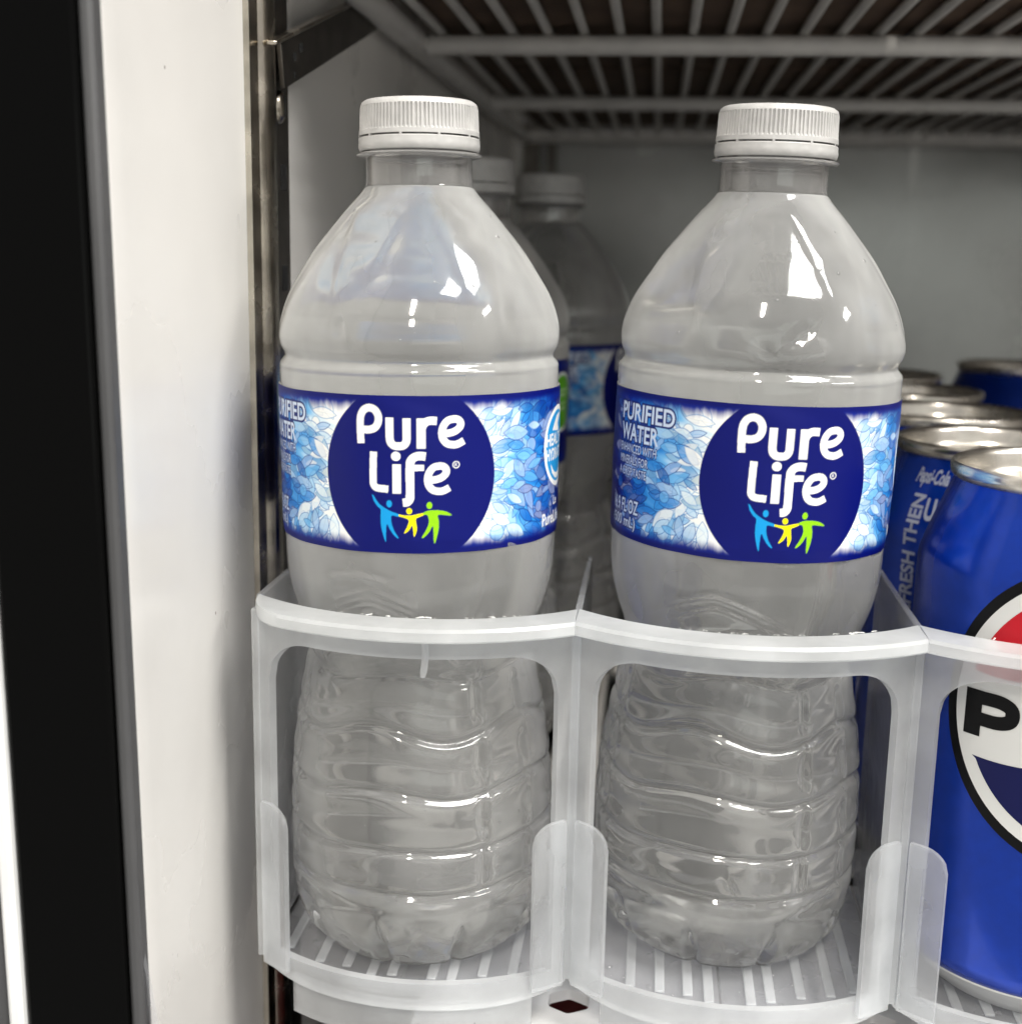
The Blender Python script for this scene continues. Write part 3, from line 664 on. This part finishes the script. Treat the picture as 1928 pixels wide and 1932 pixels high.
# ------------------------------------------------------------------ bottles
PROF = [(0.0, 8.0), (0.3, 20.0), (1.0, 23.6), (2.4, 26.3), (5, 28.7), (8, 30.3), (12, 31.5), (16, 32.0), (22, 32.2), (32, 32.2), (40, 31.9), (47, 31.3), (54, 30.4), (60, 29.4), (66, 28.3), (71, 27.3), (76, 27.2), (80, 28.2), (84, 29.7), (88, 30.9), (93, 31.8), (98, 32.1), (102, 32.15), (120, 32.4), (136, 32.4), (140, 32.4), (141.3, 32.3), (142.2, 31.6), (142.9, 31.2), (143.7, 31.4), (144.8, 32.0), (147, 32.45), (149.5, 32.4), (153, 31.6), (157.3, 29.8), (161.6, 27.2), (166.3, 24.2), (171.5, 20.1), (176.2, 16.2), (179.3, 13.4), (180.6, 12.4)]
def cubic(xq, xs, ys):
    xs = np.array(xs); ys = np.array(ys); m = np.gradient(ys, xs); i = np.clip(np.searchsorted(xs, xq)-1, 0, len(xs)-2)
    h = xs[i+1]-xs[i]; t = (xq-xs[i])/h
    return (2*t**3-3*t**2+1)*ys[i]+(t**3-2*t**2+t)*h*m[i]+(-2*t**3+3*t**2)*ys[i+1]+(t**3-t**2)*h*m[i+1]
def bottle_r(TH, ZZ, seed, dents, creases=()):
    r = cubic(ZZ, [p[0] for p in PROF], [p[1] for p in PROF])
    rg = np.random.default_rng(seed)
    # wavy grooves round the lower half
    for z0, amp, ph, dep, wd in ((72.0, 1.2, 0.2, 0.55, 1.3), (59.4, 1.9, 0.0, 1.1, 0.95), (45.6, 1.2, 0.05, 1.1, 0.95), (32.4, 0.55, 0.1, 1.05, 0.9), (22.0, 0.35, 0.0, 1.0, 0.9)):
        zc = z0 - amp*np.sin((TH-R(5)-ph)*5) ; d = (ZZ-zc)
        r = r - dep*np.exp(-(d/wd)**2) + 0.28*np.exp(-((d+3.2)/2.2)**2) + 0.28*np.exp(-((d-3.2)/2.2)**2)
    # upright ticks moulded between the grooves
    for tk in (R(36), R(60), R(-70), R(120), R(180), R(216), R(252), R(300)):
        dt = (TH-tk+math.pi) % (2*math.pi)-math.pi
        for z0 in (66, 52.5, 39, 27.5):
            r = r - 0.9*np.exp(-(dt*30/1.1)**2)*np.exp(-((ZZ-z0)/4.2)**4)
        r = r + 0.22*np.exp(-((dt-0.055)*30/0.7)**2)*np.exp(-((ZZ-45)/28)**6)
    # foot petals
    f = np.clip((17-ZZ)/14, 0, 1); f = f*f*(3-2*f)
    lob = np.abs(np.sin((TH-R(-9))*5.0/1.0*0.5*2)); crease = np.exp(-(np.sin((TH-R(-9))*5)/0.22)**2)
    r = r - f*(3.4*crease + 0.5*np.exp(-((ZZ-7)/2)**2)*np.cos((TH-R(-9))*20))*np.clip((ZZ+2)/6, 0, 1)
    # shoulder panels: six shallow drop shaped recesses
    p = np.clip((ZZ-147)/5, 0, 1)*np.clip((176-ZZ)/8, 0, 1)
    an = ((TH-R(8)+math.pi/6) % (math.pi/3)-math.pi/6)/(math.pi/6)
    width = 0.80*np.clip((178-ZZ)/24, 0.0, 1)**0.5
    rec = 1/(1+np.exp(-(width-np.abs(an))/0.045))
    r = r - 0.62*rec*p
    # verticals on the band over the label
    bnd = np.exp(-((ZZ-140)/4.0)**4); r = r + 0.16*bnd*np.exp(-(((TH-R(40)+math.pi) % (math.pi/3*2)-math.pi*2/3*0.5)*30/1.2)**2)
    # gentle irregular warp of thin plastic
    for k in range(14):
        n = rg.integers(2, 9); kz = rg.uniform(0.03, 0.14); a = rg.uniform(.02, .075)
        r = r + a*np.sin(n*TH+rg.uniform(0, 6.3))*np.sin(kz*ZZ+rg.uniform(0, 6.3))*np.clip((ZZ-4)/10, 0, 1)*np.clip((178-ZZ)/14, 0, 1)
    for th0, z0, st, sz, dep, rot in dents:
        dt = ((TH-th0+math.pi) % (2*math.pi)-math.pi)*30; dz = ZZ-z0
        a = dt*math.cos(rot)+dz*math.sin(rot); b = -dt*math.sin(rot)+dz*math.cos(rot)
        r = r - dep*np.exp(-np.sqrt((a/st)**2+(b/sz)**2+0.02)*1.4)
    for th0, z0, half, sl, dep in creases:      # chevron shaped buckles
        dt = ((TH-th0+math.pi) % (2*math.pi)-math.pi)*30; d = ZZ-(z0-sl*np.sqrt(dt*dt+0.3)-0.012*dt*dt*np.sign(sl))
        r = r + dep*np.exp(-(dt/half)**4)*(np.exp(-(d/0.6)**2)-0.6*np.exp(-((d-1.2)/0.8)**2))
    return r
def make_body(name, nth, nz, seed, dents, parent, creases=()):
    th = np.linspace(0, 2*math.pi, nth, endpoint=False)
    zz = np.concatenate([np.linspace(0, 16, nz//6), np.linspace(16, 180.6, nz)[1:]])
    TH, ZZ = np.meshgrid(th, zz); rr = bottle_r(TH, ZZ, seed, dents, creases)
    lz = (ZZ > 101.5) & (ZZ < 137); rr = np.where(lz, np.minimum(rr, lab_r(ZZ, TH)-0.12), rr)
    P = np.stack([rr*np.sin(TH), -rr*np.cos(TH), ZZ], -1)
    c0 = np.stack([1e-3*np.sin(th), -1e-3*np.cos(th), np.full(nth, 2.5)], -1)[None]
    c1 = np.stack([4*np.sin(th), -4*np.cos(th), np.full(nth, 180.55)], -1)[None]; c2 = c1*np.array([1e-4, 1e-4, 1])
    P = np.concatenate([c0, P, c1, c2], 0)
    o = mkgrid(name, P, M_BODY, parent, close_u=True, angle=70)
    return o
def cap_parts(n, parent):
    th = np.linspace(0, 2*math.pi, n, endpoint=False); rib = np.sign(np.sin(th*90))*0.5+0.5 if n >= 360 else 0*th
    rows = []
    for r, z, g in ((0.01, 199.4, 0), (10.8, 199.5, 0), (12.3, 199.4, 0), (13.0, 198.9, 0), (13.3, 198.1, 0), (13.35, 197.6, 1), (13.5, 193.2, 1), (13.62, 192.7, 0), (13.66, 191.75, 0), (13.2, 191.7, 0), (12.9, 191.7, 0), (12.75, 192.5, 0), (12.75, 197, 0), (0.01, 197.2, 0)):
        rr = r - 0.33*rib*g; rows.append(np.stack([rr*np.cos(th), rr*np.sin(th), np.full(n, z)], -1))
    c = mkgrid('cap', np.array(rows), M_CAP, parent, close_u=True, angle=38)
    th = np.linspace(0, 2*math.pi, 180, endpoint=False); rows = []
    for r, z, g in ((12.9, 191.3, 0), (13.5, 191.35, 0), (13.72, 191.1, 0), (13.72, 190.3, 0), (13.78, 189.7, 1), (13.6, 188.6, 0), (13.4, 188.4, 0), (12.9, 188.4, 0), (12.9, 191.3, 0)):
        zz = z + g*0.28*np.sin(th*20); rr = r + g*0.05; rows.append(np.stack([rr*np.cos(th), rr*np.sin(th), zz], -1))
    b = mkgrid('tamper_band', np.array(rows), M_CAP, c, close_u=True, angle=40)
    V = []; F = []
    for k in range(10):
        w = 2*math.pi*(k+.3)/10; v, f = box(13.1, 13.68, -0.28, 0.28, 191.2, 191.85); i = len(V)
        V += [(x*math.cos(w)-y*math.sin(w), x*math.sin(w)+y*math.cos(w), z) for x, y, z in v]; F += [tuple(q+i for q in ff) for ff in f]
    mk('bridges', V, F, M_CAP, c, smooth=False)
    return c
def neck_parts(parent, n=96):
    prof = [(12.35, 180.75), (12.15, 181.5), (12.1, 184), (12.1, 187.2), (12.15, 187.4), (12.15, 197.0), (11.2, 197.0), (11.1, 187), (11.0, 184), (11.1, 181.5), (11.3, 180.75), (12.35, 180.75)]
    mkgrid('neck', lathe(prof, n), M_PET, parent, close_u=True, angle=50)
    prof = [(12.25, 186.9), (14.0, 187.3), (14.35, 187.6), (14.0, 187.95), (12.25, 188.1), (12.25, 186.9)]
    mkgrid('support_ring', lathe(prof, n), M_PET, parent, close_u=True, angle=50)
def bottle(loc_, tilt, az, label, fine, seed, dents, lab_src=None, body_rot=0.0, creases=()):
    b = empty('water_bottle', loc_, label, 'bottle', 'water bottles in the cooler')
    b.rotation_euler = (-tilt[1], tilt[0], 0)
    body = make_body('body', 360 if fine else 96, 470 if fine else 130, seed, dents, b, creases); body.rotation_euler.z = body_rot
    neck_parts(b, 96 if fine else 32)
    cap_parts(720 if fine else 64, b)
    if lab_src is None: la = label_mesh(fine, b, 0)
    else:
        la = lab_src.copy(); COL.objects.link(la); la.parent = b
    la.rotation_euler.z = az
    if fine:      # beads of condensation on the shoulder
        sp = []
        for k in range(46):
            th = random.uniform(-1.1, 1.3); z = random.choice((random.uniform(146, 177), random.uniform(146, 177), random.uniform(76, 99), random.uniform(8, 70)))
            TT, ZZ_ = np.array([[th]]), np.array([[z]]); r0 = float(bottle_r(TT, ZZ_, seed, dents, creases)[0, 0]); r1 = float(bottle_r(TT, ZZ_+0.5, seed, dents, creases)[0, 0])
            sl = (r0-r1)/0.5; sp.append((((r0-0.02)*math.sin(th), -(r0-0.02)*math.cos(th), z), (math.sin(th), -math.cos(th), sl), random.choice((0.12, 0.16, 0.2, 0.3, 0.42))))
        drops('condensation', sp, b).rotation_euler.z = body_rot
    return b, la
B1, LA1 = bottle((0, 0, -0.45), (-0.0114, 0.0083), R(5.8), 'clear water bottle in the end cell next to the white side wall', True, 3,
    [(R(-16), 158, 7, 5, 1.1, 0.9), (R(2), 84, 9, 1.2, 0.7, 0.35), (R(-8), 92, 6, 1.6, 0.6, -0.5), (R(-24), 150, 4, 5, 0.7, 0.0), (R(8), 80, 8, 1.0, 0.5, -0.45), (R(40), 84, 1.2, 5, 0.6, 0.0)],
    creases=[(R(-11), 93.2, 9, 0.28, .32), (R(-11), 91.6, 10, 0.3, .3), (R(-11), 90.0, 11, 0.31, .3), (R(-10), 88.4, 11, 0.3, .28), (R(-16), 96.5, 7, 0.12, .3)])
B2, LA2 = bottle((74.04, 10.15, -0.45), (0.0219, -0.0071), R(9.8), 'clear water bottle with a dented shoulder between the other front bottle and the cans', True, 11,
    [(R(14), 149.5, 5.5, 3.4, 2.0, 0.5), (R(4), 147.5, 3.5, 2.2, 1.2, -0.6), (R(20), 152, 3.5, 2.6, 1.1, 0.9), (R(-6), 85, 11, 1.0, 0.8, 0.2), (R(10), 84, 9, 1.0, 0.8, -0.4), (R(16), 92, 5, 4, 0.6, 0.2), (R(6), 26, 1.5, 5, 0.8, 0.4)], LA1, R(-6),
    creases=[(R(-9), 93.0, 15, 0.24, .3), (R(-8), 90.4, 13, 0.28, .28)])
B3, LA3 = bottle((-8, 130, -4), (0, 0), R(-75), 'water bottle showing a green badge, behind the front bottle nearest the wall', False, 5, [])
B4, LA4 = bottle((10, 216, -4), (0, 0), R(80), 'farthest dim water bottle, near the back corner behind the green badge', False, 6, [], LA3)

# ------------------------------------------------------------------ cans
CANP = [(20.0, 5.0), (22.5, 1.0), (23.6, 0.1), (24.6, 0.3), (26.0, 2.4), (28.6, 5.2), (31.2, 7.8), (32.6, 9.8), (33.1, 12.2), (33.1, 30), (33.1, 60), (33.1, 90), (33.05, 99.0), (32.6, 101.5), (31.4, 105.0), (29.6, 110.0), (27.8, 114.6), (26.7, 117.2), (26.3, 118.6)]
def wrap_patch(name, rows, R0, mat, parent):
    """rows: list of (z, u_left, u_right); patch wrapped on a cylinder, 0 faces -y"""
    nu = 28; P = []
    for z, a, b in rows:
        u = np.linspace(a, b, nu)/33.1; P.append(np.stack([R0*np.sin(u), -R0*np.cos(u), np.full(nu, z)], -1))
    return mkgrid(name, np.array(P), mat, parent)
def wrap_tris(name, T, R0, mat, parent):
    V = []; F = []
    for t in T:
        i = len(V)
        for u, z in t:
            q = min(R0, float(np.interp(z, [p[1] for p in CANP[4:]], [p[0] for p in CANP[4:]]))+R0-33.1)
            V.append((q*math.sin(u/33.1), -q*math.cos(u/33.1), z))
        F.append((i, i+1, i+2))
    return mk(name, V, F, mat, parent, smooth=False)
LIDP = [(26.35, 118.4), (27.2, 119.2), (27.5, 120.4), (27.4, 121.6), (26.9, 122.2), (26.2, 121.9), (25.7, 120.6), (25.3, 118.2), (24.8, 116.4), (24.0, 115.8), (23.2, 116.6), (22.4, 117.2), (15, 117.3), (0.01, 117.3)]
def can(loc_, az, label, n, lid_az=0.0):
    c = empty('soda_can', loc_, label, 'can', 'blue soda cans'); c.rotation_euler.z = az
    body = mkgrid('body', lathe([(r, z) for r, z in CANP if z > 1.5], n), M_BLUE, c, close_u=True, angle=60)
    mkgrid('base_rim', lathe([(r, z) for r, z in CANP if z < 10.0 and r < 32.7][:7]+[(31.3, 7.4)], n), M_CANB, c, close_u=True, angle=60).scale = (1.002, 1.002, 1)
    lid = mkgrid('lid', lathe(LIDP, n), M_ALU, c, close_u=True, angle=60)
    # stay tab and mouth score on the lid
    g = []
    for r, z in ((0.0, 118.6), (6.6, 118.6), (7.4, 118.3), (7.4, 117.8), (6.6, 117.5)):
        th = np.linspace(0, 2*math.pi, 28, endpoint=False); g.append(np.stack([max(r, .01)*np.cos(th)*0.95, max(r, .01)*np.sin(th)*1.45+1.5, np.full(28, z)], -1))
    tab = mkgrid('tab', np.array(g), M_ALU, lid, close_u=True, angle=50)
    v = lathe([(2.6, 118.8), (3.4, 119.0), (4.2, 118.8)], 20); v[..., 1] += 6.5; mkgrid('tab_ring', v, M_ALU, lid, close_u=True)
    g = lathe([(8.6, 117.33), (9.0, 117.6), (9.4, 117.33)], 28); g[..., 1] = g[..., 1]*0.9-9.5; mkgrid('mouth_score', g, M_ALU, lid, close_u=True)
    return c, body
c1, body1 = can((148.5, 0, -0.45), R(0), 'front blue soda can with a large round red, white and navy emblem', 96)
uc, zc, R1 = 1.2, 73.4, 34.6
def disc_rows(r, z0=None, z1=None, n=60):
    z0 = -r if z0 is None else z0; z1 = r if z1 is None else z1; out = []
    for k in range(n+1):
        d = z0+(z1-z0)*k/n; h = math.sqrt(max(0, r*r-d*d)); out.append((zc+d, uc-h, uc+h))
    return out
em = wrap_patch('emblem', disc_rows(R1), 33.16, M_BLACKP, body1)
em['label'] = 'black ringed round emblem'
wrap_patch('emblem_field', disc_rows(R1-2.3), 33.20, M_WHITEP, body1)
r2 = R1-5.4
def wave(u): return 3.2*math.sin((u-uc)/r2*2.2)
def seg(name, mat, top):
    nu = 60; P = []
    us = np.linspace(uc-r2*0.965, uc+r2*0.965, nu)
    rows = []
    for q in np.linspace(0, 1, 16):
        row = []
        for u in us:
            h = math.sqrt(max(0, r2*r2-(u-uc)**2)); e = (9.6 if top else -10.4)+wave(u)*(1 if top else 0.6)
            a = e if top else -h; b = h if top else e
            if top: b = max(b, a)
            else: a = min(a, b)
            z = zc + a+(b-a)*q; row.append((33.25*math.sin(u/33.1), -33.25*math.cos(u/33.1), z))
        rows.append(row)
    return mkgrid(name, np.array(rows), mat, body1)
seg('red_wave', M_REDP, True); seg('navy_wave', M_NAVYP, False)
# bold black letters across the white band
def letter(quads):
    T = []
    for a, b, c, d in quads: T += [(a, b, c), (a, c, d)]
    return T
def rib2(path, w):
    p = np.array(path, float); d = np.gradient(p, axis=0); d /= np.linalg.norm(d, axis=1)[:, None]; n = np.stack([-d[:, 1], d[:, 0]], 1)
    A, B = p+n*w/2, p-n*w/2; return [(A[i], A[i+1], B[i+1], B[i]) for i in range(len(p)-1)]
lt = []
zb, zt = 65.8, 76.1
def P_(x): return letter([((x, zb), (x+3.9, zb), (x+3.9, zt), (x, zt))] + rib2(smooth_path([(x+3.4, zt-1.55), (x+7.6, zt-1.55), (x+10.0, zt-2.4), (x+10.6, zt-3.9), (x+10.0, zt-5.5), (x+7.6, zt-6.3), (x+3.4, zt-6.3)], 4), 3.0))
def E_(x): return letter([((x, zb), (x+3.6, zb), (x+3.6, zt), (x, zt))] + [((x+3.5, z), (x+9.0, z), (x+9.0, z+2.5), (x+3.5, z+2.5)) for z in (zb, zb+3.9, zt-2.5)])
def S_(x): return letter(rib2(smooth_path([(x+9.4, zt-2.6), (x+7, zt-1.4), (x+3.4, zt-1.4), (x+1.7, zt-3.0), (x+3.4, zt-4.6), (x+7.2, zt-5.7), (x+8.8, zb+3.0), (x+7.0, zb+1.4), (x+3.2, zb+1.4), (x+0.8, zb+2.6)], 4), 2.7))
def I_(x): return letter([((x, zb), (x+3.8, zb), (x+3.8, zt), (x, zt))])
for tr, x in ((P_, -28.6), (E_, -15.0), (P_, -4.2), (S_, 9.0), (I_, 20.6)): lt += tr(x)
wrap_tris('lettering', lt, 33.34, M_BLACKP, body1)
c2, body2 = can((148.2, 68, -4), 0, 'second blue can in the row, with upright grey lettering on its side', 96)
def tw(body, x0, x1, z0, z1, off=0.02, shear=0.0, vert=False):
    if not vert:
        T = fit_text(body, x0, x1, 0, z1-z0, off, shear); T[..., 1] = z1-T[..., 1]
        return T
    T = fit_text(body, 0, z1-z0, 0, x1-x0, off, shear); Q = np.empty_like(T); Q[..., 0] = x0+T[..., 1]; Q[..., 1] = z0+T[..., 0]; return Q
A = 33.1*math.pi/180
t2 = list(tw('Pepsi-Cola', -58.0*A, -38.0*A, 111.0, 115.8, 0.03, 0.35)) 
wrap_tris('script_lettering', t2, 33.25, M_GREYP, body2)
t2 = list(tw('REFRESH THEN', -55.2*A, -48.2*A, 74.0, 109.0, 0.03, 0, True)) + list(tw('U', -46.4*A, -41.5*A, 103.0, 108.2, 0.04))
wrap_tris('upright_lettering', t2, 33.25, M_GREYP, body2)
ord_ = ['third', 'fourth', 'fifth']
for i in range(3):
    can((148+random.uniform(-1.5, 1.5), 136+68*i, -4), R(40*i+20), '%s blue can in the row behind the front can, lid showing' % ord_[i], 48)
can((224, 340, -4), 0, 'dark blue can standing apart in the next row at the far right', 48)
